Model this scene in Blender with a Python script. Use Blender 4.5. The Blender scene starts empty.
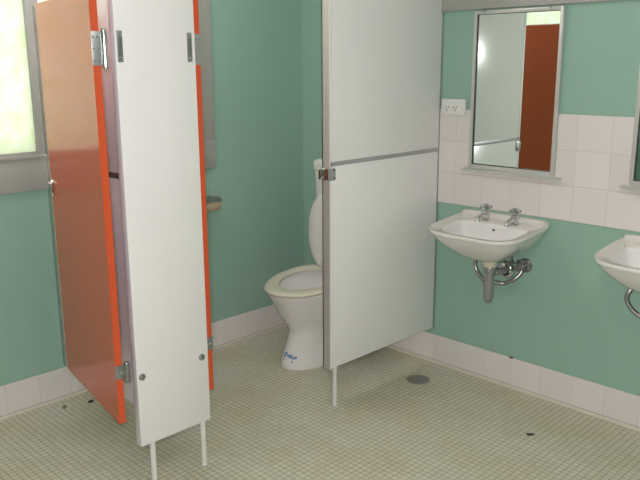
import bpy, bmesh, math, random
from mathutils import Vector, Matrix

random.seed(7)
PI = math.pi
scene = bpy.context.scene
COL = scene.collection

# ------------------------------------------------------------------ helpers
def link(o, parent=None):
    COL.objects.link(o)
    if parent is not None:
        o.parent = parent
    return o

def tag(o, label=None, cat=None, group=None, kind=None):
    if label: o['label'] = label
    if cat: o['category'] = cat
    if group: o['group'] = group
    if kind: o['kind'] = kind
    return o

def empty(name, loc=(0, 0, 0), rz=0.0):
    o = bpy.data.objects.new(name, None)
    o.empty_display_size = 0.05
    o.location = loc
    o.rotation_euler = (0, 0, rz)
    return link(o)

def build(name, bm, mats, parent=None, smooth=True, angle=35, loc=(0, 0, 0)):
    """one mesh object from a bmesh"""
    bmesh.ops.recalc_face_normals(bm, faces=bm.faces)
    me = bpy.data.meshes.new(name)
    bm.to_mesh(me)
    bm.free()
    if not isinstance(mats, (list, tuple)):
        mats = [mats]
    for m in mats:
        me.materials.append(m)
    if smooth:
        for p in me.polygons:
            p.use_smooth = True
        me.set_sharp_from_angle(angle=math.radians(angle))
    o = bpy.data.objects.new(name, me)
    o.location = loc
    return link(o, parent)

def merge(dst, src, mi=0, mat=None):
    """append bmesh src to dst, with material index mi"""
    if mat is not None:
        src.transform(mat)
    vm = [dst.verts.new(v.co) for v in src.verts]
    src.verts.index_update()
    for f in src.faces:
        try:
            nf = dst.faces.new([vm[v.index] for v in f.verts])
            nf.material_index = mi
        except ValueError:
            pass
    src.free()
    return dst

def box(bm, a, b, bev=0.0, seg=2, mi=0, mat=None):
    t = bmesh.new()
    a = Vector(a); b = Vector(b)
    lo = Vector((min(a.x, b.x), min(a.y, b.y), min(a.z, b.z)))
    hi = Vector((max(a.x, b.x), max(a.y, b.y), max(a.z, b.z)))
    bmesh.ops.create_cube(t, size=1.0)
    s = hi - lo
    for v in t.verts:
        v.co = Vector(((v.co.x + .5) * s.x + lo.x, (v.co.y + .5) * s.y + lo.y, (v.co.z + .5) * s.z + lo.z))
    if bev > 0:
        bmesh.ops.bevel(t, geom=list(t.edges), offset=bev, segments=seg, profile=0.5, affect='EDGES')
    return merge(bm, t, mi, mat)

def loft(bm, rings, mi=0, cap0=True, cap1=True, closed=True):
    """rings: lists of points, all the same length"""
    vr = [[bm.verts.new(p) for p in r] for r in rings]
    n = len(rings[0])
    for a, b in zip(vr[:-1], vr[1:]):
        for i in range(n if closed else n - 1):
            j = (i + 1) % n
            f = bm.faces.new((a[i], a[j], b[j], b[i]))
            f.material_index = mi
    if cap0:
        f = bm.faces.new(list(reversed(vr[0]))); f.material_index = mi
    if cap1:
        f = bm.faces.new(vr[-1]); f.material_index = mi
    return vr

def lathe(bm, prof, org=(0, 0, 0), axis=(0, 0, 1), n=24, mi=0, cap0=True, cap1=True):
    """prof: (radius, height) pairs about axis"""
    ax = Vector(axis).normalized()
    q = Vector((0, 0, 1)).rotation_difference(ax)
    o = Vector(org)
    rings = []
    for r, h in prof:
        r = max(r, 0.0002)
        rings.append([o + q @ Vector((r * math.cos(2 * PI * i / n), r * math.sin(2 * PI * i / n), h)) for i in range(n)])
    loft(bm, rings, mi, cap0, cap1)
    return bm

def catmull(pts, k=6):
    P = [Vector(p) for p in pts]
    P = [P[0] * 2 - P[1]] + P + [P[-1] * 2 - P[-2]]
    out = []
    for i in range(1, len(P) - 2):
        a, b, c, d = P[i - 1:i + 3]
        for s in range(k):
            t = s / k
            out.append(0.5 * (2 * b + (c - a) * t + (2 * a - 5 * b + 4 * c - d) * t * t + (3 * b - a - 3 * c + d) * t ** 3))
    out.append(P[-2])
    return out

def tube(bm, pts, r, n=14, mi=0, k=6, curve=True):
    """swept round tube; r a number or one radius per point of pts"""
    P = catmull(pts, k) if curve else [Vector(p) for p in pts]
    if isinstance(r, (int, float)):
        R = [r] * len(P)
    else:
        R = []
        for i in range(len(P)):
            t = i / (len(P) - 1) * (len(r) - 1)
            a = min(int(t), len(r) - 2)
            R.append(r[a] + (r[a + 1] - r[a]) * (t - a))
    T = [(P[min(i + 1, len(P) - 1)] - P[max(i - 1, 0)]).normalized() for i in range(len(P))]
    nrm = T[0].orthogonal().normalized()
    rings = []
    for i in range(len(P)):
        if i:
            nrm = T[i - 1].rotation_difference(T[i]) @ nrm
        nrm = (nrm - T[i] * nrm.dot(T[i])).normalized()
        bn = T[i].cross(nrm)
        rings.append([P[i] + (nrm * math.cos(2 * PI * j / n) + bn * math.sin(2 * PI * j / n)) * R[i] for j in range(n)])
    loft(bm, rings, mi)
    return bm

# ------------------------------------------------------------------ materials
def mat(name):
    m = bpy.data.materials.new(name)
    m.use_nodes = True
    nt = m.node_tree
    return m, nt, nt.nodes['Principled BSDF']

def N(nt, t, **kw):
    n = nt.nodes.new(t)
    for k, v in kw.items():
        setattr(n, k, v)
    return n

def simple(name, col, rough=.5, metal=0.0, spec=.5, vary=0.0, vscale=6.0, bump=0.0, bscale=60.0, coat=0.0):
    m, nt, b = mat(name)
    b.inputs['Base Color'].default_value = (*col, 1)
    b.inputs['Roughness'].default_value = rough
    b.inputs['Metallic'].default_value = metal
    b.inputs['Specular IOR Level'].default_value = spec
    b.inputs['Coat Weight'].default_value = coat
    b.inputs['Coat Roughness'].default_value = .05
    tc = N(nt, 'ShaderNodeTexCoord')
    if vary > 0:
        nz = N(nt, 'ShaderNodeTexNoise'); nz.inputs['Scale'].default_value = vscale
        nz.inputs['Detail'].default_value = 5
        nt.links.new(tc.outputs['Object'], nz.inputs['Vector'])
        mx = N(nt, 'ShaderNodeMix', data_type='RGBA')
        mx.inputs['A'].default_value = (*[c * (1 - vary) for c in col], 1)
        mx.inputs['B'].default_value = (*[min(1, c * (1 + vary)) for c in col], 1)
        nt.links.new(nz.outputs['Fac'], mx.inputs['Factor'])
        nt.links.new(mx.outputs['Result'], b.inputs['Base Color'])
    if bump > 0:
        nb = N(nt, 'ShaderNodeTexNoise'); nb.inputs['Scale'].default_value = bscale
        nb.inputs['Detail'].default_value = 3
        nt.links.new(tc.outputs['Object'], nb.inputs['Vector'])
        bp = N(nt, 'ShaderNodeBump'); bp.inputs['Strength'].default_value = bump
        bp.inputs['Distance'].default_value = .002
        nt.links.new(nb.outputs['Fac'], bp.inputs['Height'])
        nt.links.new(bp.outputs['Normal'], b.inputs['Normal'])
    return m

def floor_material():
    m, nt, b = mat('mosaic_floor')
    tc = N(nt, 'ShaderNodeTexCoord')
    br = N(nt, 'ShaderNodeTexBrick', offset=0.0, squash=1.0)
    br.inputs['Scale'].default_value = 1.0
    br.inputs['Brick Width'].default_value = .0254
    br.inputs['Row Height'].default_value = .0254
    br.inputs['Mortar Size'].default_value = .0013
    br.inputs['Mortar Smooth'].default_value = .25
    br.inputs['Bias'].default_value = 0.0
    br.inputs['Color1'].default_value = (*FLOOR1, 1)
    br.inputs['Color2'].default_value = (*FLOOR2, 1)
    br.inputs['Mortar'].default_value = (*GROUT, 1)
    nt.links.new(tc.outputs['Object'], br.inputs['Vector'])
    # wide worn patches, browner where the traffic is
    nz = N(nt, 'ShaderNodeTexNoise'); nz.inputs['Scale'].default_value = 2.6
    nz.inputs['Detail'].default_value = 6; nz.inputs['Roughness'].default_value = .6
    nt.links.new(tc.outputs['Object'], nz.inputs['Vector'])
    cr = N(nt, 'ShaderNodeValToRGB')
    cr.color_ramp.elements[0].position = .35; cr.color_ramp.elements[0].color = (.90, .84, .74, 1)
    cr.color_ramp.elements[1].position = .65; cr.color_ramp.elements[1].color = (1.0, 1.0, 1.0, 1)
    nt.links.new(nz.outputs['Fac'], cr.inputs['Fac'])
    mx = N(nt, 'ShaderNodeMix', data_type='RGBA', blend_type='MULTIPLY')
    mx.inputs['Factor'].default_value = 1.0
    nt.links.new(br.outputs['Color'], mx.inputs['A'])
    nt.links.new(cr.outputs['Color'], mx.inputs['B'])
    nt.links.new(mx.outputs['Result'], b.inputs['Base Color'])
    b.inputs['Roughness'].default_value = .45
    b.inputs['Specular IOR Level'].default_value = .35
    iv = N(nt, 'ShaderNodeMath', operation='SUBTRACT'); iv.inputs[0].default_value = 1.0
    nt.links.new(br.outputs['Fac'], iv.inputs[1])
    bp = N(nt, 'ShaderNodeBump'); bp.inputs['Strength'].default_value = .35
    bp.inputs['Distance'].default_value = .0015
    nt.links.new(iv.outputs[0], bp.inputs['Height'])
    nt.links.new(bp.outputs['Normal'], b.inputs['Normal'])
    return m

def tile_material(name, col, vary=.04):
    m, nt, b = mat(name)
    g = N(nt, 'ShaderNodeNewGeometry')
    mx = N(nt, 'ShaderNodeMix', data_type='RGBA')
    mx.inputs['A'].default_value = (*[c * (1 - vary) for c in col], 1)
    mx.inputs['B'].default_value = (*[min(1, c * (1 + vary)) for c in col], 1)
    nt.links.new(g.outputs['Random Per Island'], mx.inputs['Factor'])
    nt.links.new(mx.outputs['Result'], b.inputs['Base Color'])
    b.inputs['Roughness'].default_value = .28
    b.inputs['Specular IOR Level'].default_value = .4
    return m

def obscure_glass():
    """pressed obscured glass: scatters the daylight behind it"""
    m, nt, b = mat('obscured_glass')
    out = nt.nodes['Material Output']
    nt.nodes.remove(b)
    tc = N(nt, 'ShaderNodeTexCoord')
    nz = N(nt, 'ShaderNodeTexNoise'); nz.inputs['Scale'].default_value = 16.0
    nz.inputs['Detail'].default_value = 6; nz.inputs['Roughness'].default_value = .65
    nt.links.new(tc.outputs['Object'], nz.inputs['Vector'])
    cr = N(nt, 'ShaderNodeValToRGB')
    cr.color_ramp.elements[0].position = .36; cr.color_ramp.elements[0].color = (.88, .91, .70, 1)
    cr.color_ramp.elements[1].position = .60; cr.color_ramp.elements[1].color = (.96, .97, .86, 1)
    nt.links.new(nz.outputs['Fac'], cr.inputs['Fac'])
    tr = N(nt, 'ShaderNodeBsdfTranslucent')
    nt.links.new(cr.outputs['Color'], tr.inputs['Color'])
    gl = N(nt, 'ShaderNodeBsdfGlossy'); gl.inputs['Roughness'].default_value = .25
    gl.inputs['Color'].default_value = (.9, .95, .92, 1)
    fr = N(nt, 'ShaderNodeFresnel'); fr.inputs['IOR'].default_value = 1.4
    ms = N(nt, 'ShaderNodeMixShader')
    nt.links.new(fr.outputs[0], ms.inputs[0])
    nt.links.new(tr.outputs[0], ms.inputs[1])
    nt.links.new(gl.outputs[0], ms.inputs[2])
    nt.links.new(ms.outputs[0], out.inputs['Surface'])
    return m

def mirror_material():
    m, nt, b = mat('mirror_silver')
    b.inputs['Base Color'].default_value = (.80, .88, .83, 1)
    b.inputs['Metallic'].default_value = 1.0
    b.inputs['Roughness'].default_value = 0.0
    return m

FLOOR1 = (.64, .635, .53)
FLOOR2 = (.58, .572, .475)
GROUT = (.22, .21, .165)
M = {}
M['floor'] = floor_material()
M['green'] = simple('green_wall_paint', (.285, .450, .372), .38, vary=.035, vscale=2.5, bump=.12, bscale=160)
M['ceiling'] = simple('ceiling_paint', (.75, .74, .70), .8)
M['trim'] = simple('grey_gloss_trim', (.38, .375, .35), .4, vary=.04, vscale=9)
M['wtile'] = tile_material('white_glazed_tile', (.72, .672, .655))
M['wgrout'] = simple('pale_tile_grout', (.62, .575, .555), .8)
M['cove'] = simple('cove_strip', (.62, .57, .50), .5, vary=.10, vscale=30)
M['coveline'] = simple('stained_grout_line', (.42, .36, .29), .8, vary=.25, vscale=40)
M['laminate'] = simple('white_laminate', (.80, .785, .775), .19, vary=.015, vscale=3)
M['divlam'] = simple('pale_lilac_laminate', (.70, .668, .705), .2)
M['lamedge'] = simple('laminate_edge', (.66, .61, .69), .3)
M['orange'] = simple('orange_laminate', (.60, .115, .05), .15, vary=.02, vscale=3)
M['oredge'] = simple('orange_edge_strip', (.60, .085, .025), .35)
M['paleedge'] = simple('pale_edge_band', (.60, .56, .42), .4)
M['alu'] = simple('aluminium', (.62, .61, .60), .32, metal=1.0)
M['alumatt'] = simple('mill_aluminium', (.50, .49, .465), .45, metal=.35)
M['lightflange'] = simple('light_flange', (.80, .78, .77), .3)
M['zinc'] = simple('bright_zinc', (.42, .43, .44), .35, metal=.6)
M['strip'] = simple('grey_joint_strip', (.42, .42, .43), .4, metal=.4)
M['framepaint'] = simple('mirror_frame_grey', (.58, .585, .55), .35, metal=.35)
M['chrome'] = simple('chrome', (.72, .72, .73), .10, metal=1.0)
M['dullchrome'] = simple('dull_chrome', (.36, .36, .37), .30, metal=.9)
M['steel'] = simple('zinc_plate', (.34, .35, .35), .38, metal=.9, vary=.15, vscale=60)
M['dark'] = simple('dark_metal', (.05, .05, .05), .45, metal=.4)
M['brownstrip'] = simple('dark_brown_strip', (.10, .075, .07), .5)
M['rust'] = simple('rusty_keeper', (.16, .07, .05), .55, metal=.4)
M['whitepaint'] = simple('white_painted_tube', (.72, .70, .68), .35)
M['china'] = simple('white_china', (.77, .755, .745), .07, coat=.3)
M['limescale'] = simple('stained_china', (.60, .57, .47), .25)
M['chinaedge'] = simple('china_rim', (.72, .69, .64), .12)
M['cream'] = simple('cream_plastic', (.66, .63, .52), .25)
M['whiteplastic'] = simple('white_plastic', (.74, .73, .71), .25)
M['nutplastic'] = simple('cream_nut', (.62, .57, .45), .4)
M['greyplastic'] = simple('grey_trap', (.33, .33, .34), .3, metal=.55)
M['blue'] = simple('blue_print', (.17, .25, .50), .5)
M['tan'] = simple('tan_card', (.52, .42, .30), .7, vary=.08, vscale=30)
M['mirror'] = mirror_material()
M['glass'] = obscure_glass()
M['scrap'] = simple('dark_scrap', (.035, .032, .028), .8)
M['smear'] = simple('brown_scrap', (.24, .17, .11), .8)
M['drain'] = simple('drain_grate', (.27, .265, .235), .5, metal=.2, vary=.3, vscale=60)
M['slot'] = simple('dark_slot', (.10, .09, .09), .6)
M['lamp'] = None

# ------------------------------------------------------------------ dimensions (metres)
YA = .955            # face of the window wall
XL = -4.30           # left wall
YF = -3.10           # wall behind the camera
H = 2.45
W0, W1, WB, WT = -4.02, -.765, 1.129, 2.28     # window opening
WBASE = .149

# ------------------------------------------------------------------ room shell
def struct(o):
    o['kind'] = 'structure'
    return o

bm = bmesh.new(); box(bm, (XL - .1, YF - .1, -.1), (.1, YA + .2, 0))
struct(build('floor', bm, M['floor'], smooth=False))
bm = bmesh.new(); box(bm, (XL - .1, YF - .1, H), (.1, YA + .2, H + .1))
struct(build('ceiling', bm, M['ceiling'], smooth=False))
bm = bmesh.new()
box(bm, (XL - .1, YA, 0), (W0, YA + .12, H)); box(bm, (W1, YA, 0), (0, YA + .12, H))
box(bm, (W0, YA, 0), (W1, YA + .12, WB)); box(bm, (W0, YA, WT), (W1, YA + .12, H))
struct(build('wall_back', bm, M['green'], smooth=False))
bm = bmesh.new(); box(bm, (0, YF - .1, 0), (.1, YA + .12, H))
struct(build('wall_right', bm, M['green'], smooth=False))
bm = bmesh.new(); box(bm, (XL - .1, YF - .1, 0), (XL, YA + .12, H))
struct(build('wall_left', bm, M['green'], smooth=False))
bm = bmesh.new(); box(bm, (XL, YF - .1, 0), (0, YF, H))
struct(build('wall_front', bm, M['green'], smooth=False))

def tile_sheet(bm, u0, u1, z0, z1, joint, place, pitch=.15, gap=.0022, th=.006, zj=None):
    """bevelled tiles (material 0) on a grout bed (material 1); place(u, z, depth) -> point"""
    def quad(pts, mi):
        f = bm.faces.new([bm.verts.new(p) for p in pts]); f.material_index = mi
    d0 = th - .0012
    quad([place(u0, z0, d0), place(u1, z0, d0), place(u1, z1, d0), place(u0, z1, d0)], 1)
    quad([place(u0, z1, 0), place(u0, z1, d0), place(u1, z1, d0), place(u1, z1, 0)], 1)
    for ue in (u0, u1):
        quad([place(ue, z0, 0), place(ue, z0, d0), place(ue, z1, d0), place(ue, z1, 0)], 1)
    quad([place(u0, z0, 0), place(u0, z0, d0), place(u1, z0, d0), place(u1, z0, 0)], 1)
    k0 = math.floor((u0 - joint) / pitch); k1 = math.ceil((u1 - joint) / pitch)
    zj = z0 if zj is None else zj
    rows = max(1, round((z1 - z0) / pitch))
    hrow = (z1 - z0) / rows
    for k in range(k0, k1):
        a = max(u0, joint + k * pitch + gap / 2); b = min(u1, joint + (k + 1) * pitch - gap / 2)
        if b - a < .006: continue
        for r in range(rows):
            za = z0 + r * hrow + gap / 2; zb = z0 + (r + 1) * hrow - (gap / 2 if r < rows - 1 else 0)
            e = .0016
            lo = [place(a, za, d0 - .0005), place(b, za, d0 - .0005), place(b, zb, d0 - .0005), place(a, zb, d0 - .0005)]
            hi = [place(a + e, za + e, th), place(b - e, za + e, th), place(b - e, zb - e, th), place(a + e, zb - e, th)]
            L = [bm.verts.new(p) for p in lo]; Hh = [bm.verts.new(p) for p in hi]
            bm.faces.new(Hh)
            for i in range(4):
                j = (i + 1) % 4
                bm.faces.new((L[i], L[j], Hh[j], Hh[i]))

def cove(bm, u0, u1, place):
    """small quarter round along the foot of the skirting, with a grout line over it"""
    prof = [(.0, .013), (.0072, .012), (.0098, .009), (.0118, .005), (.0125, .0)]
    r0 = [place(u0, z, d) for d, z in prof]; r1 = [place(u1, z, d) for d, z in prof]
    a = [bm.verts.new(p) for p in r0]; b = [bm.verts.new(p) for p in r1]
    for i in range(len(a) - 1):
        f = bm.faces.new((a[i], a[i + 1], b[i + 1], b[i])); f.material_index = 2
    q = [place(u0, .0125, .0066), place(u1, .0125, .0066), place(u1, .0160, .0064), place(u0, .0160, .0064)]
    f = bm.faces.new([bm.verts.new(p) for p in q]); f.material_index = 3

pb = lambda u, z, d: Vector((u, YA - d, z))
pr = lambda u, z, d: Vector((-d, u, z))
tm = [M['wtile'], M['wgrout'], M['cove'], M['coveline']]
bm = bmesh.new(); tile_sheet(bm, XL, -.008, 0, WBASE, -.305, pb); cove(bm, XL, -.008, pb)
struct(build('baseboard_back', bm, tm, smooth=False))
bm = bmesh.new(); tile_sheet(bm, YF, YA - .008, 0, WBASE, -.155, pr); cove(bm, YF, YA - .008, pr)
struct(build('baseboard_right', bm, tm, smooth=False))
bm = bmesh.new(); tile_sheet(bm, -2.6, .0, .839, 1.289, -.697, pr)
struct(build('trim_1', bm, tm[:2], smooth=False))
# grey rail along the top of the basin wall
bm = bmesh.new(); box(bm, (-.022, -2.9, 1.731), (0, -.002, 1.90), .003)
struct(build('trim_2', bm, M['trim']))
# casing round the window
bm = bmesh.new()
box(bm, (W0 - .13, YA - .016, .981), (-.634, YA, WB), .002)
box(bm, (W1, YA - .016, WB), (-.634, YA, WT + .1), .002)
box(bm, (W0 - .13, YA - .016, WB), (W0, YA, WT + .1), .002)
box(bm, (W0, YA - .016, WT), (W1, YA, WT + .1), .002)
struct(build('trim_3', bm, M['trim']))

# window: frame, mullions, sill, panes
bm = bmesh.new()
y0, y1 = YA - .010, YA + .040
for a, b in ((W0, W0 + .05), (-3.224, -3.161), (-2.401, -2.338), (-1.566, -1.510), (W1 - .05, W1)):
    box(bm, (a, y0, WB), (b, y1, WT), .004)
for a, b in zip((W0 + .05, -3.161, -2.338, -1.510), (-3.224, -2.401, -1.566, W1 - .05)):
    box(bm, (a, y0 + .004, WB), (b, y1, WB + .014), .003)
    box(bm, (a, y0 + .004, WT - .045), (b, y1, WT), .003)
win = struct(build('window_1', bm, M['trim']))
for a, b in ((W0 + .046, -3.220), (-3.165, -2.397), (-2.342, -1.562), (-1.514, W1 - .046)):
    bm = bmesh.new(); box(bm, (a, YA + .006, WB + .010), (b, YA + .010, WT - .041))
    build('window_pane', bm, M['glass'], win, smooth=False)
bm = bmesh.new(); box(bm, (W0 - .02, YA - .024, WB - .012), (W1 + .02, YA + .02, WB + .002), .003)
build('window_sill', bm, M['trim'], win)

# ------------------------------------------------------------------ cubicle front post panel
def screw(bm, c, ax, r=.005, h=.003, mi=0):
    lathe(bm, [(r, 0), (r, h * .5), (r * .7, h), (.0002, h * 1.1)], c, ax, 12, mi, cap1=False)

PX1, PX2, PZ = -1.716, -1.413, .184
post = empty('cubicle_post_panel', ((PX1 + PX2) / 2, .015, 0))
tag(post, 'narrow white post panel standing on two legs between the orange cubicle doors', 'cubicle panel')
o0 = post.location.copy()
def sub(bm):       # world -> local of an unrotated empty
    return bm
def part(name, bm, m, root, **kw):
    bm.transform(Matrix.Translation(-Vector(root.location)))
    return build(name, bm, m, root, **kw)

bm = bmesh.new()
box(bm, (PX1, 0, PZ), (PX2, .032, 2.06), .0025)
for f in bm.faces:
    n = f.normal
    f.normal_update()
    if abs(f.normal.x) > .9: f.material_index = 1
part('panel', bm, [M['laminate'], M['lamedge']], post)
for x, y in ((-1.661, .017), (-1.443, .012)):
    bm = bmesh.new()
    lathe(bm, [(.0105, 0), (.0105, PZ + .002)], (x, y, 0), n=18)
    lathe(bm, [(.0115, 0), (.0115, .004)], (x, y, 0), n=18)
    part('leg', bm, M['whitepaint'], post)
for x in (-1.700, -1.437):
    bm = bmesh.new()
    box(bm, (x - .0095, -.0035, 1.508), (x + .0095, 0, 1.604), .0015)
    pl = part('fixing_plate', bm, M['steel'], post)
    for z in (1.519, 1.593):
        bm = bmesh.new(); screw(bm, (x, -.0033, z), (0, -1, 0), .0062, .004)
        part('screw', bm, M['chrome'], pl) if False else build('screw', (bm.transform(Matrix.Translation(-o0)), bm)[1], M['chrome'], pl)
for x, z in ((-1.696, .445), (-1.443, .445)):
    bm = bmesh.new()
    lathe(bm, [(.0125, 0), (.0125, .002), (.011, .006), (.007, .0085), (.0002, .0095)], (x, 0, z), (0, -1, 0), 20, cap1=False)
    part('bolt', bm, M['steel'], post)

# ------------------------------------------------------------------ divider between the two cubicles
div = empty('cubicle_divider', (-1.517, .5, 0))
tag(div, 'pale lilac white divider panel running to the window wall behind the narrow post panel', 'cubicle panel')
for nm, z0, z1 in (('lower_panel', .168, 1.090), ('upper_panel', 1.098, 1.735)):
    bm = bmesh.new(); box(bm, (-1.532, .0325, z0), (-1.502, YA - .012, z1), .002)
    part(nm, bm, M['divlam'], div)
bm = bmesh.new(); box(bm, (-1.5345, .0325, 1.083), (-1.4995, YA - .012, 1.105), .001)
part('joint_strip', bm, M['brownstrip'], div)
bm = bmesh.new(); box(bm, (-1.535, YA - .05, .164), (-1.499, YA - .0062, 1.735), .001)
part('wall_channel', bm, M['alu'], div)

# ------------------------------------------------------------------ cubicle doors
DZ0, DZ1, DL, DT = .282, 1.722, .615, .024
def make_door(loc, rz, label, hs):
    """hs = side (-1/+1 in x) of the post panel the hinges reach to"""
    t = empty('cubicle_door', (loc[0], loc[1], 0), rz)
    tag(t, label, 'door', 'orange cubicle doors')
    bm = bmesh.new()
    box(bm, (-DT / 2, .0016, DZ0), (DT / 2, DL - .0016, DZ1), .0008, 1)
    build('door_leaf', bm, M['orange'], t)
    bm = bmesh.new(); box(bm, (-DT / 2 - .0004, 0, DZ0), (DT / 2 + .0004, .0018, DZ1), .0006, 1)
    box(bm, (-DT / 2 - .0004, 0, DZ0 - .0012), (DT / 2 + .0004, DL, DZ0), .0004, 1)
    tag(build('edge_strip', bm, M['oredge'], t), 'bright orange front edge')
    bm = bmesh.new(); box(bm, (-DT / 2 - .0008, DL - .002, DZ0), (DT / 2 + .0008, DL + .0012, DZ1), .0006, 1)
    tag(build('closing_edge', bm, M['paleedge'], t), 'pale closing edge')
    # upper spring hinge: leaf across the door edge, knuckle barrel on the post side
    for nm, z0, z1 in (('spring_hinge', 1.492, 1.606), ('bottom_hinge', .440, .500)):
        bm = bmesh.new()
        x0 = hs * (DT / 2 + .014)
        box(bm, (-DT / 2 - .002, -.0032, z0 + .006), (DT / 2 + .002, 0, z1 - .004), .001)
        box(bm, (hs * (DT / 2), -.0032, z0 + .012), (x0, 0, z1 - .010), .0006, 1)
        h = build(nm, bm, M['zinc'] if nm == 'spring_hinge' else M['steel'], t)
        bm = bmesh.new()
        zz = [z0 - .006, z0, z0 + .001, z0 + (z1 - z0) * .33, z0 + (z1 - z0) * .34, z0 + (z1 - z0) * .66, z0 + (z1 - z0) * .67, z1 - .001, z1, z1 + .005]
        rr = [.0075, .0095, .0105, .0105, .0092, .0092, .0105, .0105, .0095, .007]
        lathe(bm, list(zip(rr, zz)), (x0, -.004, 0), n=16)
        build('hinge_barrel', bm, M['chrome'] if nm == 'spring_hinge' else M['steel'], h)
        bm = bmesh.new()
        for f in ((.18, .5, .82) if nm == 'spring_hinge' else (.5,)):
            for sx in (-.008, .006):
                screw(bm, (sx, -.003, z0 + (z1 - z0) * f), (0, -1, 0), .0034, .002)
        build('hinge_screw', bm, M['chrome'], h)
    # little latch at the closing edge
    lt = bmesh.new()
    box(lt, (-DT / 2 - .006, DL - .030, 1.004), (-DT / 2, DL - .004, 1.068), .002)
    box(lt, (-DT / 2 - .004, DL - .02, 1.010), (DT / 2, DL + .004, 1.062), .001)
    l = build('latch', lt, M['chrome'], t)
    lk = bmesh.new(); lathe(lk, [(.005, 0), (.005, .004), (.007, .005), (.007, .010), (.004, .012)], (-DT / 2 - .006, DL - .018, 1.052), (-1, 0, 0), 16)
    build('latch_knob', lk, M['chrome'], l)
    return t

make_door((-1.762, .036), math.radians(-10.5), 'orange cubicle door standing open left of the narrow white post panel', 1)
make_door((-1.379, .036), math.radians(-1.0), 'orange cubicle door seen edge-on at the right of the narrow white post panel', -1)

# ------------------------------------------------------------------ big partition panel fixed to the basin wall
QX, QZ = -.763, .188
par = empty('cubicle_partition', (-.38, .02, 0))
tag(par, 'wide white partition panel on one leg between the toilet and the washbasins', 'cubicle panel')
bm = bmesh.new(); box(bm, (QX + .004, 0, QZ), (-.012, .036, 1.0875), .0015)
part('lower_panel', bm, M['laminate'], par)
bm = bmesh.new(); box(bm, (QX + .004, 0, 1.1005), (-.012, .036, 2.06), .0015)
part('upper_panel', bm, M['laminate'], par)
bm = bmesh.new(); box(bm, (QX + .004, -.0022, 1.0850), (-.012, .0382, 1.1035), .001)
part('joint_strip', bm, M['strip'], par)
bm = bmesh.new(); box(bm, (QX, -.0008, QZ - .002), (QX + .004, .043, 2.06), .0008, 1)
box(bm, (QX, .0365, QZ - .002), (QX + .022, .043, 2.06), .0008, 1)
box(bm, (QX, -.0022, QZ - .002), (QX + .013, .0002, 2.06), .0006, 1)
for f in bm.faces:
    f.normal_update()
    if f.calc_center_median().y < .0003 and f.calc_center_median().x > QX + .0001: f.material_index = 1
part('edge_channel', bm, [M['alumatt'], M['lightflange']], par)
bm = bmesh.new(); box(bm, (-.0135, -.0016, QZ - .002), (-.0065, .0378, 2.06), .0008, 1)
part('wall_channel', bm, M['dullchrome'], par)
bm = bmesh.new()
lathe(bm, [(.0095, 0), (.0095, QZ + .002)], (-.722, .010, 0), n=18)
lathe(bm, [(.0105, 0), (.0105, .004)], (-.722, .010, 0), n=18)
part('leg', bm, M['whitepaint'], par)
bm = bmesh.new()
box(bm, (QX - .004, -.003, 1.028), (QX, .045, 1.076), .001)
box(bm, (QX - .004, .043, 1.028), (QX + .03, .046, 1.076), .001)
box(bm, (QX - .020, .034, 1.030), (QX - .003, .046, 1.074), .003)
kp = part('latch_keeper', bm, M['chrome'], par)
bm = bmesh.new(); box(bm, (QX - .010, -.0045, 1.026), (QX + .033, -.0022, 1.077), .001)
bm.transform(Matrix.Translation(-Vector(par.location)))
build('keeper_plate', bm, M['zinc'], kp)
bm = bmesh.new(); box(bm, (QX - .006, .003, 1.030), (QX - .0035, .026, 1.074), .001)
tag(build('rubber_stop', (bm.transform(Matrix.Translation(-Vector(par.location))), bm)[1], M['rust'], kp), 'reddish brown worn stop')
bm = bmesh.new()
for z in (1.035, 1.069):
    screw(bm, (QX + .024, -.0043, z), (0, -1, 0), .0042, .003)
build('keeper_screw', (bm.transform(Matrix.Translation(-Vector(par.location))), bm)[1], M['dark'], kp)

# ------------------------------------------------------------------ toilet
TY = .480
toilet = empty('toilet', (-.36, TY, 0))
tag(toilet, 'white toilet with cream seat and raised lid half hidden behind the wide partition', 'toilet')

def egg(xf, xb, w, z, n=48, xm=.42, p=2.0, pb=2.6):
    """plan outline from front tip xf (towards -x) to back xb, half width w"""
    xc = xf + (xb - xf) * xm
    out = []
    for i in range(n):
        t = 2 * PI * i / n
        c, s = math.cos(t), math.sin(t)
        if c < 0:   # front half
            x = xc - (xc - xf) * abs(c) ** (2 / p); y = w * math.copysign(abs(s) ** (2 / p), s)
        else:
            x = xc + (xb - xc) * abs(c) ** (2 / pb); y = w * math.copysign(abs(s) ** (2 / pb), s)
        out.append(Vector((x, y + TY, z)))
    return out

bm = bmesh.new()
R = [egg(-.596, -.11, .124, 0), egg(-.598, -.108, .126, .012), egg(-.588, -.11, .118, .05), egg(-.568, -.11, .106, .10),
     egg(-.550, -.11, .100, .15), egg(-.545, -.11, .101, .19), egg(-.572, -.11, .122, .235), egg(-.605, -.10, .146, .285),
     egg(-.622, -.10, .162, .33), egg(-.645, -.10, .176, .365), egg(-.654, -.10, .182, .383), egg(-.656, -.10, .184, .392),
     egg(-.650, -.105, .180, .398), egg(-.612, -.17, .150, .398), egg(-.604, -.18, .146, .388), egg(-.60, -.20, .126, .35),
     egg(-.585, -.22, .112, .29), egg(-.54, -.26, .085, .235), egg(-.48, -.32, .05, .21), egg(-.43, -.38, .01, .205)]
loft(bm, R)
def tilt(x): return .034 * min(1, max(0, (x + .60) / .34))
for v in bm.verts:
    if v.co.z > .30: v.co.z += tilt(v.co.x) * min(1, (v.co.z - .30) / .08)
part('bowl', bm, M['china'], toilet, angle=50)
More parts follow.
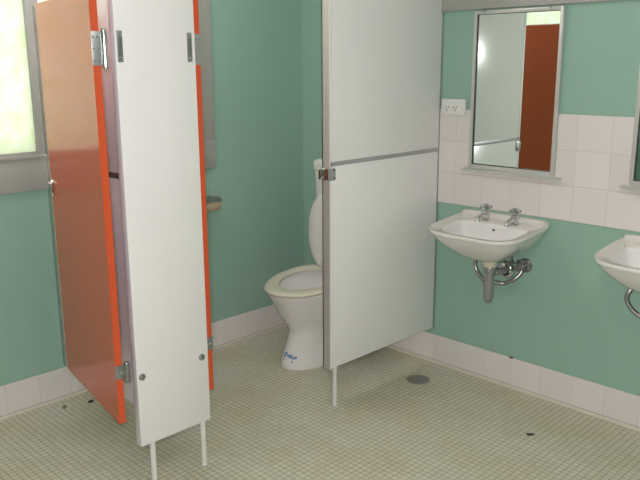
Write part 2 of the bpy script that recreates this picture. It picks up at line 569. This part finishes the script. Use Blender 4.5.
# seat ring
def ring_pts(z, o, i):
    return egg(-.680 + o, -.205 - o * .4, .200 - o, z, xm=.52, p=1.8), egg(-.590 - i, -.262 + i, .142 + i, z, xm=.52, p=1.85)
bm = bmesh.new()
o1, i1 = ring_pts(.402, .006, .0); o2, i2 = ring_pts(.410, 0, -.002); o3, i3 = ring_pts(.418, .003, 0); o4, i4 = ring_pts(.422, .012, .010)
loft(bm, [o1, o2, o3, o4, i4, i3, i2, i1, o1], cap0=False, cap1=False)
bmesh.ops.remove_doubles(bm, verts=bm.verts, dist=1e-5)
for v in bm.verts: v.co.z += tilt(v.co.x)
tag(part('seat', bm, M['cream'], toilet, angle=50), 'cream seat')
# raised lid, leaning back on the cistern
def lid_pts(off, sh):
    base = egg(0, .425, .167 - sh, 0, xm=.46)
    out = []
    for p in base:
        s = .425 - p.x                       # height along the lid from the hinge
        if sh: s = max(sh, min(.425 - sh, s))
        a = math.radians(86)
        out.append(Vector((-.262 + s * math.cos(a) - off * math.sin(a), p.y, .450 + s * math.sin(a) + off * math.cos(a))))
    return out
bm = bmesh.new()
loft(bm, [lid_pts(-.002, .006), lid_pts(.003, 0), lid_pts(.011, 0), lid_pts(.017, .010), lid_pts(.019, .05)])
part('lid', bm, M['whiteplastic'], toilet, angle=50)
for s in (-1, 1):
    bm = bmesh.new()
    lathe(bm, [(.011, -.022), (.012, -.018), (.012, .018), (.011, .022)], (-.212, TY + s * .08, .456), (0, 1, 0), 16)
    lathe(bm, [(.014, .425), (.014, .446)], (-.212, TY + s * .08, 0), n=16)
    part('seat_hinge', bm, M['cream'], toilet)
# cistern on the wall with lid and flush pipe
def rrect(x0, x1, w, z, r=.035, n=8):
    out = []
    for cx, cy, a0 in ((x1 - r * .4, w - r * .4, 0), (x0 + r, w - r, PI / 2), (x0 + r, -w + r, PI), (x1 - r * .4, -w + r * .4, 1.5 * PI)):
        rr = r * .4 if cx > (x0 + x1) / 2 else r
        for i in range(n):
            a = a0 + PI / 2 * i / (n - 1)
            out.append(Vector((cx + rr * math.cos(a), cy + rr * math.sin(a) + TY, z)))
    return out
bm = bmesh.new()
loft(bm, [rrect(-.150, -.004, .175, .630), rrect(-.165, -.004, .196, .640), rrect(-.180, -.004, .208, .80), rrect(-.186, -.004, .212, .950)])
cis = part('cistern', bm, M['whiteplastic'], toilet, angle=50)
bm = bmesh.new()
loft(bm, [rrect(-.190, -.003, .215, .9525), rrect(-.192, -.003, .217, .958), rrect(-.192, -.003, .217, .992), rrect(-.186, -.004, .211, 1.004), rrect(-.170, -.01, .195, 1.008)])
bm.transform(Matrix.Translation(-Vector(toilet.location)))
build('cistern_lid', bm, M['whiteplastic'], cis, angle=50)
bm = bmesh.new(); lathe(bm, [(.026, 1.007), (.026, 1.013), (.020, 1.016), (.0002, 1.016)], (-.10, TY, 0), n=24, cap1=False)
bm.transform(Matrix.Translation(-Vector(toilet.location)))
build('flush_button', bm, M['chrome'], cis)
bm = bmesh.new()
tube(bm, [(-.085, TY, .64), (-.085, TY, .50), (-.085, TY, .40), (-.10, TY, .335), (-.135, TY, .315)], .023)
part('flush_pipe', bm, M['whiteplastic'], toilet)
# torn blue-printed paper label stuck on the foot, bent round it
def foot_pt(t, z, off):
    a = egg(-.598, -.108, .126, z, n=240); b = egg(-.588, -.11, .118, z, n=240)
    k = z / .05
    i = t * 240
    z2 = egg(-.568, -.11, .106, z, n=240)
    p = a[int(i) % 240].lerp(b[int(i) % 240], min(1, max(0, k))) if k <= 1 else b[int(i) % 240].lerp(z2[int(i) % 240], min(1, k - 1))
    d = Vector((p.x + .38, p.y - TY, 0)).normalized()
    return p + d * off
bm = bmesh.new()
rnd = random.Random(3)
for t0, z0, dt, dz in ((t_, z_ + .018, u_, v_) for t_, z_, u_, v_ in ((.468, .036, .022, .022), (.486, .052, .016, .012), (.496, .044, .030, .010), (.520, .040, .026, .015),
                       (.544, .036, .022, .009), (.562, .036, .016, .014), (.474, .020, .012, .010), (.546, .016, .012, .012))):
    P = [foot_pt(t0, z0, .0012), foot_pt(t0 + dt, z0 + rnd.uniform(-.002, .002), .0012), foot_pt(t0 + dt, z0 + dz, .0012), foot_pt(t0, z0 + dz + rnd.uniform(-.002, .002), .0012)]
    Q = [p - Vector((p.x + .38, p.y - TY, 0)).normalized() * .003 for p in P]
    va = [bm.verts.new(p) for p in P]; vb = [bm.verts.new(p) for p in Q]
    bm.faces.new(va)
    for i in range(4): bm.faces.new((va[i], va[(i + 1) % 4], vb[(i + 1) % 4], vb[i]))
    bm.faces.new(list(reversed(vb)))
tag(part('printed_label', bm, M['blue'], toilet, smooth=False), 'torn blue printed marks on the foot')

# ------------------------------------------------------------------ toilet roll holder and roll on the window wall
RX, RZ = -.715, .803
hold = empty('toilet_roll_holder', (RX, YA, RZ))
tag(hold, 'dark metal toilet roll holder on the green wall beside the orange door edge', 'toilet roll holder')
bm = bmesh.new(); box(bm, (RX - .055, YA - .004, RZ - .012), (RX + .055, YA, RZ + .038), .0015)
part('back_plate', bm, M['steel'], hold)
bm = bmesh.new()
arc = [(math.radians(a)) for a in range(88, 181, 8)]
ro, ri = .041, .0388
for x0, x1 in ((RX - .055, RX + .058),):
    oo = [Vector((x0, YA - .050 + ro * math.cos(a), RZ + ro * math.sin(a) * .75 + .006)) for a in [math.radians(b) for b in range(50, 161, 10)]]
    ii = [Vector((x0, YA - .050 + ri * math.cos(a), RZ + ri * math.sin(a) * .75 + .006)) for a in [math.radians(b) for b in range(160, 49, -10)]]
    L0 = oo + ii; L1 = [p + Vector((x1 - x0, 0, 0)) for p in L0]
    loft(bm, [L0, L1])
part('cover', bm, M['dullchrome'], hold)
for x in (RX - .058, RX + .058):
    bm = bmesh.new(); box(bm, (x - .0015, YA - .066, RZ - .010), (x + .0015, YA, RZ + .014), .001)
    part('side_arm', bm, M['dullchrome'], hold)
roll = empty('toilet_roll', (RX, YA - .050, RZ))
tag(roll, 'thin tan toilet roll hanging in the holder on the green wall', 'toilet roll')
bm = bmesh.new()
lathe(bm, [(.0185, -.054), (.033, -.054), (.0342, -.052), (.0342, .052), (.033, .054), (.0185, .054)], (RX, YA - .050, RZ - .001), (1, 0, 0), 32, cap0=False, cap1=False)
part('paper', bm, M['tan'], roll)
bm = bmesh.new()
lathe(bm, [(.0165, -.055), (.0186, -.055), (.0186, .055), (.0165, .055), (.0165, -.055)], (RX, YA - .050, RZ - .001), (1, 0, 0), 24, cap0=False, cap1=False)
part('card_core', bm, M['tan'], roll)

# ------------------------------------------------------------------ washbasins
BYC = -.388
def basin_outline(w, d, xb, n=64, p=4.2, xshift=0.0):
    out = []
    for i in range(n):
        t = 2 * PI * (i + .5) / n
        c, s = math.cos(t), math.sin(t)
        e = 2 / p if c < 0 else 2 / 9.0
        ex = 2 / 3.3 if c < 0 else 2 / 9.0
        x = (xb - d) / 2 + ((d + xb) / 2) * math.copysign(abs(c) ** ex, c)
        y = w * math.copysign(abs(s) ** e, s)
        out.append((x, y))
    return out

def basin_mesh():
    bm = bmesh.new()
    W, D = .228, .362
    base = basin_outline(W, D, 0.0)
    cx = -.150
    def zrim(x): return .815 + .088 * x
    rings = []
    # underside, from the waste up to the rim
    for s, z in ((.12, .640), (.22, .644), (.36, .655), (.52, .675), (.68, .700), (.82, .726), (.92, .750), (.975, .768)):
        r = []
        for x, y in base:
            back = x > cx
            k = s if not back else max(s, min(1.0, s * 1.0 + (s > .30) * (.45)))
            k = min(k, 1.0)
            f = (z - .64) / (.768 - .64)
            zz = z + (zrim(x) - .785) * f
            r.append(Vector((cx + (x - cx) * k, y * s, zz)))
        rings.append(r)
    rings.append([Vector((cx + (x - cx) * (1.0 if x > cx else .997), y * .995, zrim(x) - .013)) for x, y in base])
    rings.append([Vector((x, y, zrim(x) - .005)) for x, y in base])
    rings.append([Vector((cx + (x - cx) * (1 if x > -.02 else .992), y * .992, zrim(x) + (.012 if x > -.03 else 0))) for x, y in base])
    # rolled lip, then the raised back falls to the tap ledge
    rings.append([Vector((cx + (x - cx) * .965 - (.014 if x > -.03 else 0), y * .965, zrim(x) + (.012 if x > -.03 else 0) - .001)) for x, y in base])
    rings.append([Vector((cx + (x - cx) * .94 - (.020 if x > -.03 else 0), y * .94, zrim(min(x, -.05)) - .007)) for x, y in base])
    inner = basin_outline(.178, .318, -.100, p=3.0)
    ic = -.205
    for s, dz in ((1.03, -.009), (1.0, -.013), (.96, -.030), (.90, -.058), (.80, -.086), (.62, -.106), (.36, -.117), (.08, -.121)):
        rings.append([Vector((ic + (x - ic) * s, y * s, zrim(x if s > .9 else ic) + dz)) for x, y in inner])
    loft(bm, rings[:10], 0, True, False)
    loft(bm, rings[9:15], 1, False, False)
    loft(bm, rings[14:], 0, False, True)
    bmesh.ops.remove_doubles(bm, verts=bm.verts, dist=1e-6)
    return bm

def basin_inner_fix():
    pass

def make_basin(label):
    t = empty('washbasin', (0, BYC, .80))
    tag(t, label, 'washbasin', 'wall-hung washbasins')
    off = Matrix.Translation((0, 0, -.80))
    def bp(name, bm, m, parent=t, **kw):
        bm.transform(off)
        return build(name, bm, m, parent, **kw)
    bp('bowl', basin_mesh(), [M['china'], M['chinaedge']], angle=60)
    for y in (-.075, .075):                       # pillar taps on the ledge
        bx = -.062
        zb = .7985
        bm = bmesh.new()
        lathe(bm, [(.025, 0), (.025, .005), (.020, .009), (.0185, .030), (.0205, .034), (.0205, .042), (.015, .047)], (bx, y, zb), n=20)
        tube(bm, [(bx - .008, y, zb + .022), (bx - .030, y, zb + .024), (bx - .050, y, zb + .021), (bx - .064, y, zb + .012), (bx - .067, y, zb + .003)], [.0140, .0130, .0120, .0120, .0120], n=14)
        tp = bp('tap', bm, M['chrome'])
        bm = bmesh.new()
        lathe(bm, [(.012, .044), (.0185, .050), (.0210, .058), (.0190, .070), (.0115, .077), (.0002, .079)], (bx, y, zb), n=20, cap1=False)
        for q in range(4):
            a = PI / 4 + q * PI / 2
            tube(bm, [(bx + .012 * math.cos(a), y + .012 * math.sin(a), zb + .060), (bx + .027 * math.cos(a), y + .027 * math.sin(a), zb + .061)], [.0085, .0080], n=10, curve=False)
        bp('tap_handle', bm, M['chrome'], tp)
    bm = bmesh.new()
    lathe(bm, [(.0055, 0), (.0055, .0015), (.0035, .002), (.0035, .0005)], (-.1105, 0, .772), (-1, 0, .35), 16)
    bp('overflow_hole', bm, M['dark'])
    bm = bmesh.new(); lathe(bm, [(.024, .0), (.024, .0035), (.016, .0042), (.015, .001)], (-.205, 0, .674), n=24)
    bp('plug_ring', bm, M['chrome'])
    # waste: nut, tailpiece, trap, arm to the wall, flange
    wx, wy = -.140, -.008
    fy = -.014
    bm = bmesh.new(); lathe(bm, [(.030, .612), (.032, .618), (.032, .642), (.027, .660)], (wx, wy, 0), n=16)
    tag(bp('waste_nut', bm, M['nutplastic']), 'cream plastic waste nut')
    bm = bmesh.new()
    tube(bm, [(wx, wy, .616), (wx, wy, .56), (wx, wy, .492), (wx + .008, wy + .006, .463), (wx + .025, wy + .018, .452), (wx + .043, wy + .030, .463), (wx + .050, wy + .035, .495), (wx + .052, wy + .034, .545), (wx + .066, wy + .022, .568), (-.035, fy, .571), (-.004, fy, .571)],
         [.0215] * 8 + [.018, .0155, .0155], n=18)
    lathe(bm, [(.0255, .585), (.0275, .588), (.0275, .608), (.0255, .612)], (wx, wy, 0), n=16)
    lathe(bm, [(.0250, .500), (.0265, .503), (.0265, .520), (.0250, .523)], (wx + .050, wy + .035, 0), n=16)
    tp = bp('trap', bm, M['greyplastic'])
    bm = bmesh.new(); lathe(bm, [(.043, 0), (.043, .006), (.038, .016), (.030, .022), (.0225, .024)], (0, fy, .571), (-1, 0, 0), 28)
    bp('wall_flange', bm, M['chrome'], tp)
    # stop valve and the two braided hoses
    vy, vz = -.108, .608
    bm = bmesh.new(); lathe(bm, [(.033, 0), (.033, .006), (.027, .013), (.012, .016), (.012, .034), (.015, .036), (.015, .050), (.010, .054)], (0, vy, vz), (-1, 0, 0), 24)
    vv = bp('stop_valve', bm, M['dullchrome'])
    bm = bmesh.new(); lathe(bm, [(.008, 0), (.018, .003), (.019, .012), (.015, .017), (.0002, .018)], (-.052, vy, vz), (-1, 0, .15), 14, cap1=False)
    bp('valve_handle', bm, M['dullchrome'], vv)
    bm = bmesh.new()
    tube(bm, [(-.062, .075, .72), (-.075, .096, .66), (-.11, .088, .60), (-.115, .071, .565), (-.115, .038, .538), (-.100, .001, .530), (-.070, -.040, .524), (-.06, -.080, .545), (-.040, -.104, .575), (-.030, vy, .600)], .0098, n=12)
    bp('supply_hose', bm, M['dullchrome'])
    bm = bmesh.new()
    tube(bm, [(-.062, -.075, .72), (-.066, -.072, .67), (-.058, -.068, .635), (-.036, -.070, .622), (-.004, -.072, .620)], .0075, n=12)
    bp('feed_pipe', bm, M['dullchrome'])
    return t

def children(o):
    return [c for c in bpy.data.objects if c.parent == o]

def copy_tree(o, parent=None):
    c = o.copy()
    COL.objects.link(c)
    c.parent = parent
    for ch in children(o):
        copy_tree(ch, c)
    return c

DY = -.770
basin1 = make_basin('white wall-hung washbasin under the mirror nearest the wide white partition')
basin2 = copy_tree(basin1)
basin2.location.y += DY
for ch in children(basin2):                   # its hose hangs in a wider loop
    if ch.name.startswith('supply_hose'):
        bm = bmesh.new()
        tube(bm, [(-.062, .075, -.08), (-.075, .120, -.14), (-.10, .150, -.185), (-.105, .152, -.22), (-.10, .125, -.26), (-.085, .075, -.285),
                  (-.070, .010, -.290), (-.055, -.060, -.265), (-.040, -.100, -.225), (-.030, -.108, -.200)], .0098, n=12)
        tmp = build('supply_hose', bm, M['dullchrome'])
        ch.data = tmp.data
        bpy.data.objects.remove(tmp)
basin2['label'] = 'white washbasin cut off by the right edge, farther from the partition'

# ------------------------------------------------------------------ mirrors
def make_mirror(label):
    t = empty('wall_mirror', (0, -.396, 1.373))
    tag(t, label, 'mirror', 'framed mirrors over the washbasins')
    y0, y1, z0, z1, fw, x = -.611, -.181, 1.023, 1.724, .016, -.008
    off = Matrix.Translation(-Vector(t.location))
    def mp(name, bm, m, parent=t, **kw):
        bm.transform(off); return build(name, bm, m, parent, **kw)
    bm = bmesh.new(); box(bm, (-.014, y0 + .006, z0 + .006), (-.0065, y1 - .006, z1 - .006))
    mp('mirror_glass', bm, M['mirror'], smooth=False)
    bm = bmesh.new()
    for a, b, c, d in ((y0, y0 + fw, z0, z1), (y1 - fw, y1, z0, z1), (y0 + fw, y1 - fw, z0, z0 + fw + .004), (y0 + fw, y1 - fw, z1 - fw, z1)):
        box(bm, (-.024, a, c), (-.0062, b, d), .0015)
    mp('mirror_frame', bm, M['framepaint'])
    bm = bmesh.new()
    g = .0035
    for a, b, c, d in ((y0 + fw, y0 + fw + g * .5, z0 + fw, z1 - fw), (y1 - fw - g, y1 - fw, z0 + fw, z1 - fw), (y0 + fw, y1 - fw, z0 + fw + .004, z0 + fw + .004 + g), (y0 + fw, y1 - fw, z1 - fw - g * .6, z1 - fw)):
        box(bm, (-.019, a, c), (-.0135, b, d))
    mp('rebate_bead', bm, M['dark'], smooth=False)
    bm = bmesh.new(); box(bm, (-.046, y0 - .032, z0 - .010), (-.0062, y1 + .028, z0), .0015)
    mp('shelf', bm, M['framepaint'])
    for y in (-.236, -.552):
        bm = bmesh.new(); box(bm, (-.026, y - .006, z1 - .008), (-.022, y + .006, z1 + .004), .0008, 1)
        screw(bm, (-.026, y, z1 - .002), (-1, 0, 0), .003, .002)
        mp('clip', bm, M['dullchrome'])
    return t

mir1 = make_mirror('tall framed mirror above the washbasin beside the partition, reflecting an orange door')
mir2 = copy_tree(mir1)
mir2.location.y -= .755
mir2['label'] = 'mirror cut off at the right edge above the second washbasin'

# ------------------------------------------------------------------ power outlet
po = empty('power_outlet', (-.006, -.076, 1.297))
tag(po, 'white double power outlet on the wall between partition and mirror', 'power outlet')
bm = bmesh.new(); box(bm, (-.020, -.148, 1.262), (-.0062, -.015, 1.336), .003, 3)
part('plate', bm, M['whiteplastic'], po)
for y in (-.052, -.097):
    bm = bmesh.new(); lathe(bm, [(.0195, 0), (.0195, .0015), (.018, .0025), (.0002, .0025)], (-.0195, y, 1.293), (-1, 0, 0), 24, cap1=False)
    so = part('socket', bm, M['whiteplastic'], po)
    bm = bmesh.new()
    for dy, dz, a in ((-.007, .005, 30), (.007, .005, -30), (0, -.008, 0)):
        t = bmesh.new(); box(t, (-.0008, -.0014, -.0045), (.0008, .0014, .0045))
        t.transform(Matrix.Translation((-.0222, y + dy, 1.293 + dz)) @ Matrix.Rotation(math.radians(a), 4, 'X'))
        merge(bm, t)
    bm.transform(Matrix.Translation(-Vector(po.location)))
    build('socket_slots', bm, M['slot'], so, smooth=False)
for y in (-.064, -.109):
    bm = bmesh.new(); box(bm, (-.0225, y - .0045, 1.320), (-.019, y + .0045, 1.330), .001)
    part('switch', bm, M['whiteplastic'], po)
bm = bmesh.new(); box(bm, (-.0215, -.142, 1.268), (-.019, -.125, 1.330), .001)
part('neon_switch', bm, M['whiteplastic'], po)

# ------------------------------------------------------------------ floor drain and scraps
dr = empty('floor_drain', (-.238, -.088, 0))
tag(dr, 'round dark floor drain in the mosaic floor below the first washbasin', 'floor drain')
bm = bmesh.new(); lathe(bm, [(.056, 0), (.056, .0025), (.053, .0035), (.046, .0035), (.046, .0012)], (-.238, -.088, 0), n=40, cap1=True)
part('drain_ring', bm, M['drain'], dr)
bm = bmesh.new()
for k in range(-3, 4):
    h = math.sqrt(max(0, .045 ** 2 - (k * .012) ** 2))
    box(bm, (-.238 + k * .012 - .003, -.088 - h, .0012), (-.238 + k * .012 + .003, -.088 + h, .0036), .0006, 1)
    box(bm, (-.238 - h, -.088 + k * .012 - .0018, .0012), (-.238 + h, -.088 + k * .012 + .0018, .0030))
part('drain_grate', bm, M['drain'], dr)

def scrap(name, label, c, sx, sy, rz, m, cat='scrap', seed=1, h=.004):
    r = random.Random(seed)
    n = 18
    bm = bmesh.new()
    rings = []
    prof = ((.9, 0.0003), (1.0, h * .35), (.75, h * .8), (.25, h))
    rad = [1 + r.uniform(-.35, .35) for _ in range(n)]
    for s, z in prof:
        rings.append([Vector((s * rad[i] * sx * math.cos(2 * PI * i / n), s * rad[i] * sy * math.sin(2 * PI * i / n), z + r.uniform(0, h * .1))) for i in range(n)])
    loft(bm, rings)
    o = build(name, bm, m, loc=(c[0], c[1], 0))
    o.rotation_euler.z = rz
    tag(o, label, cat)
    return o
scrap('leaf_scrap', 'small dark scrap on the floor under the open orange door', (-1.478, .829), .013, .010, .6, M['scrap'], seed=4, h=.009)
scrap('brown_scrap', 'small brown smudge of dirt on the floor by the skirting left of the open door', (-1.585, .866), .020, .010, 1.0, M['smear'], seed=5, h=.0015)
scrap('tile_scrap', 'small dark scrap on the mosaic floor below the second washbasin', (-.356, -.760), .016, .010, -.9, M['scrap'], seed=8, h=.006)

o = scrap('skirting_scrap', 'tiny dark scrap on the ledge of the skirting tiles under the washbasin wall', (0, -.45), .006, .010, 0, M['scrap'], seed=11, h=.006)
o.location = (-.008, -.452, .1494)
# ------------------------------------------------------------------ fill lights added overhead out of view, and daylight
def emit(name, col, s):
    m, nt, b = mat(name)
    b.inputs['Base Color'].default_value = (.8, .8, .8, 1)
    b.inputs['Emission Color'].default_value = (*col, 1)
    b.inputs['Emission Strength'].default_value = s
    return m
FILL_E, FLASH_E, SKY_E, EXPO = 13.8, 138.0, 2.4, 0.10
fillm = emit('fill_light_glow', (1, .94, .945), FILL_E)
def added_fill_light(x, y, label):  # unseen fitting, added to raise the ambient light
    cl = empty('added_fill_light', (x, y, H))
    tag(cl, label, 'fill light', 'added fill lights')
    bm = bmesh.new(); box(bm, (x - .65, y - .09, H - .03), (x + .65, y + .09, H), .004)
    part('fill_body', bm, M['whitepaint'], cl)
    bm = bmesh.new(); box(bm, (x - .62, y - .07, H - .075), (x + .62, y + .07, H - .031), .012, 3)
    part('fill_diffuser', bm, fillm, cl)
added_fill_light(-1.9, -1.7, 'long white fill light added overhead over the open floor')
added_fill_light(-1.5, .42, 'long white fill light added overhead over the toilet cubicles')

w = bpy.data.worlds.new('sky'); scene.world = w; w.use_nodes = True
bg = w.node_tree.nodes['Background']
bg.inputs['Color'].default_value = (.92, .97, 1.0, 1)
bg.inputs['Strength'].default_value = SKY_E

# ------------------------------------------------------------------ camera
C = Vector((-2.9644, -2.1499, 1.5012))
yaw, pitch, roll, f = -.7841, -.2319, -.0053, 748.0
cy, sy, cp, sp, cr, sr = math.cos(yaw), math.sin(yaw), math.cos(pitch), math.sin(pitch), math.cos(roll), math.sin(roll)
fwd = Vector((-sy * cp, cy * cp, sp)); right = Vector((cy, sy, 0)); up = right.cross(fwd)
r2 = cr * right + sr * up; u2 = -sr * right + cr * up
mw = Matrix(((r2.x, u2.x, -fwd.x, C.x), (r2.y, u2.y, -fwd.y, C.y), (r2.z, u2.z, -fwd.z, C.z), (0, 0, 0, 1)))
cd = bpy.data.cameras.new('camera'); cam = bpy.data.objects.new('camera', cd); COL.objects.link(cam)
cam.matrix_world = mw
cd.sensor_fit = 'HORIZONTAL'; cd.sensor_width = 36.0; cd.lens = f * 36.0 / 640.0
cd.clip_start = .02
scene.camera = cam

# the camera's own flash, just over the lens
ld = bpy.data.lights.new('camera_flash', 'SPOT')
ld.energy = FLASH_E; ld.color = (1.0, .945, .95); ld.shadow_soft_size = .045
ld.spot_size = math.radians(120); ld.spot_blend = .35
lo = bpy.data.objects.new('camera_flash', ld); COL.objects.link(lo)
lo.matrix_world = Matrix.Translation(u2 * .05 - r2 * .02) @ mw

# ------------------------------------------------------------------ view
scene.view_settings.view_transform = 'Standard'
scene.view_settings.look = 'None'
scene.view_settings.gamma = 1.0
scene.view_settings.use_curve_mapping = False
scene.view_settings.exposure = EXPO
cyc = scene.cycles
cyc.use_denoising = True
cyc.caustics_reflective = True
cyc.blur_glossy = .12
cyc.max_bounces = 12
cyc.diffuse_bounces = 6
cyc.glossy_bounces = 6
cyc.sample_clamp_indirect = 8.0
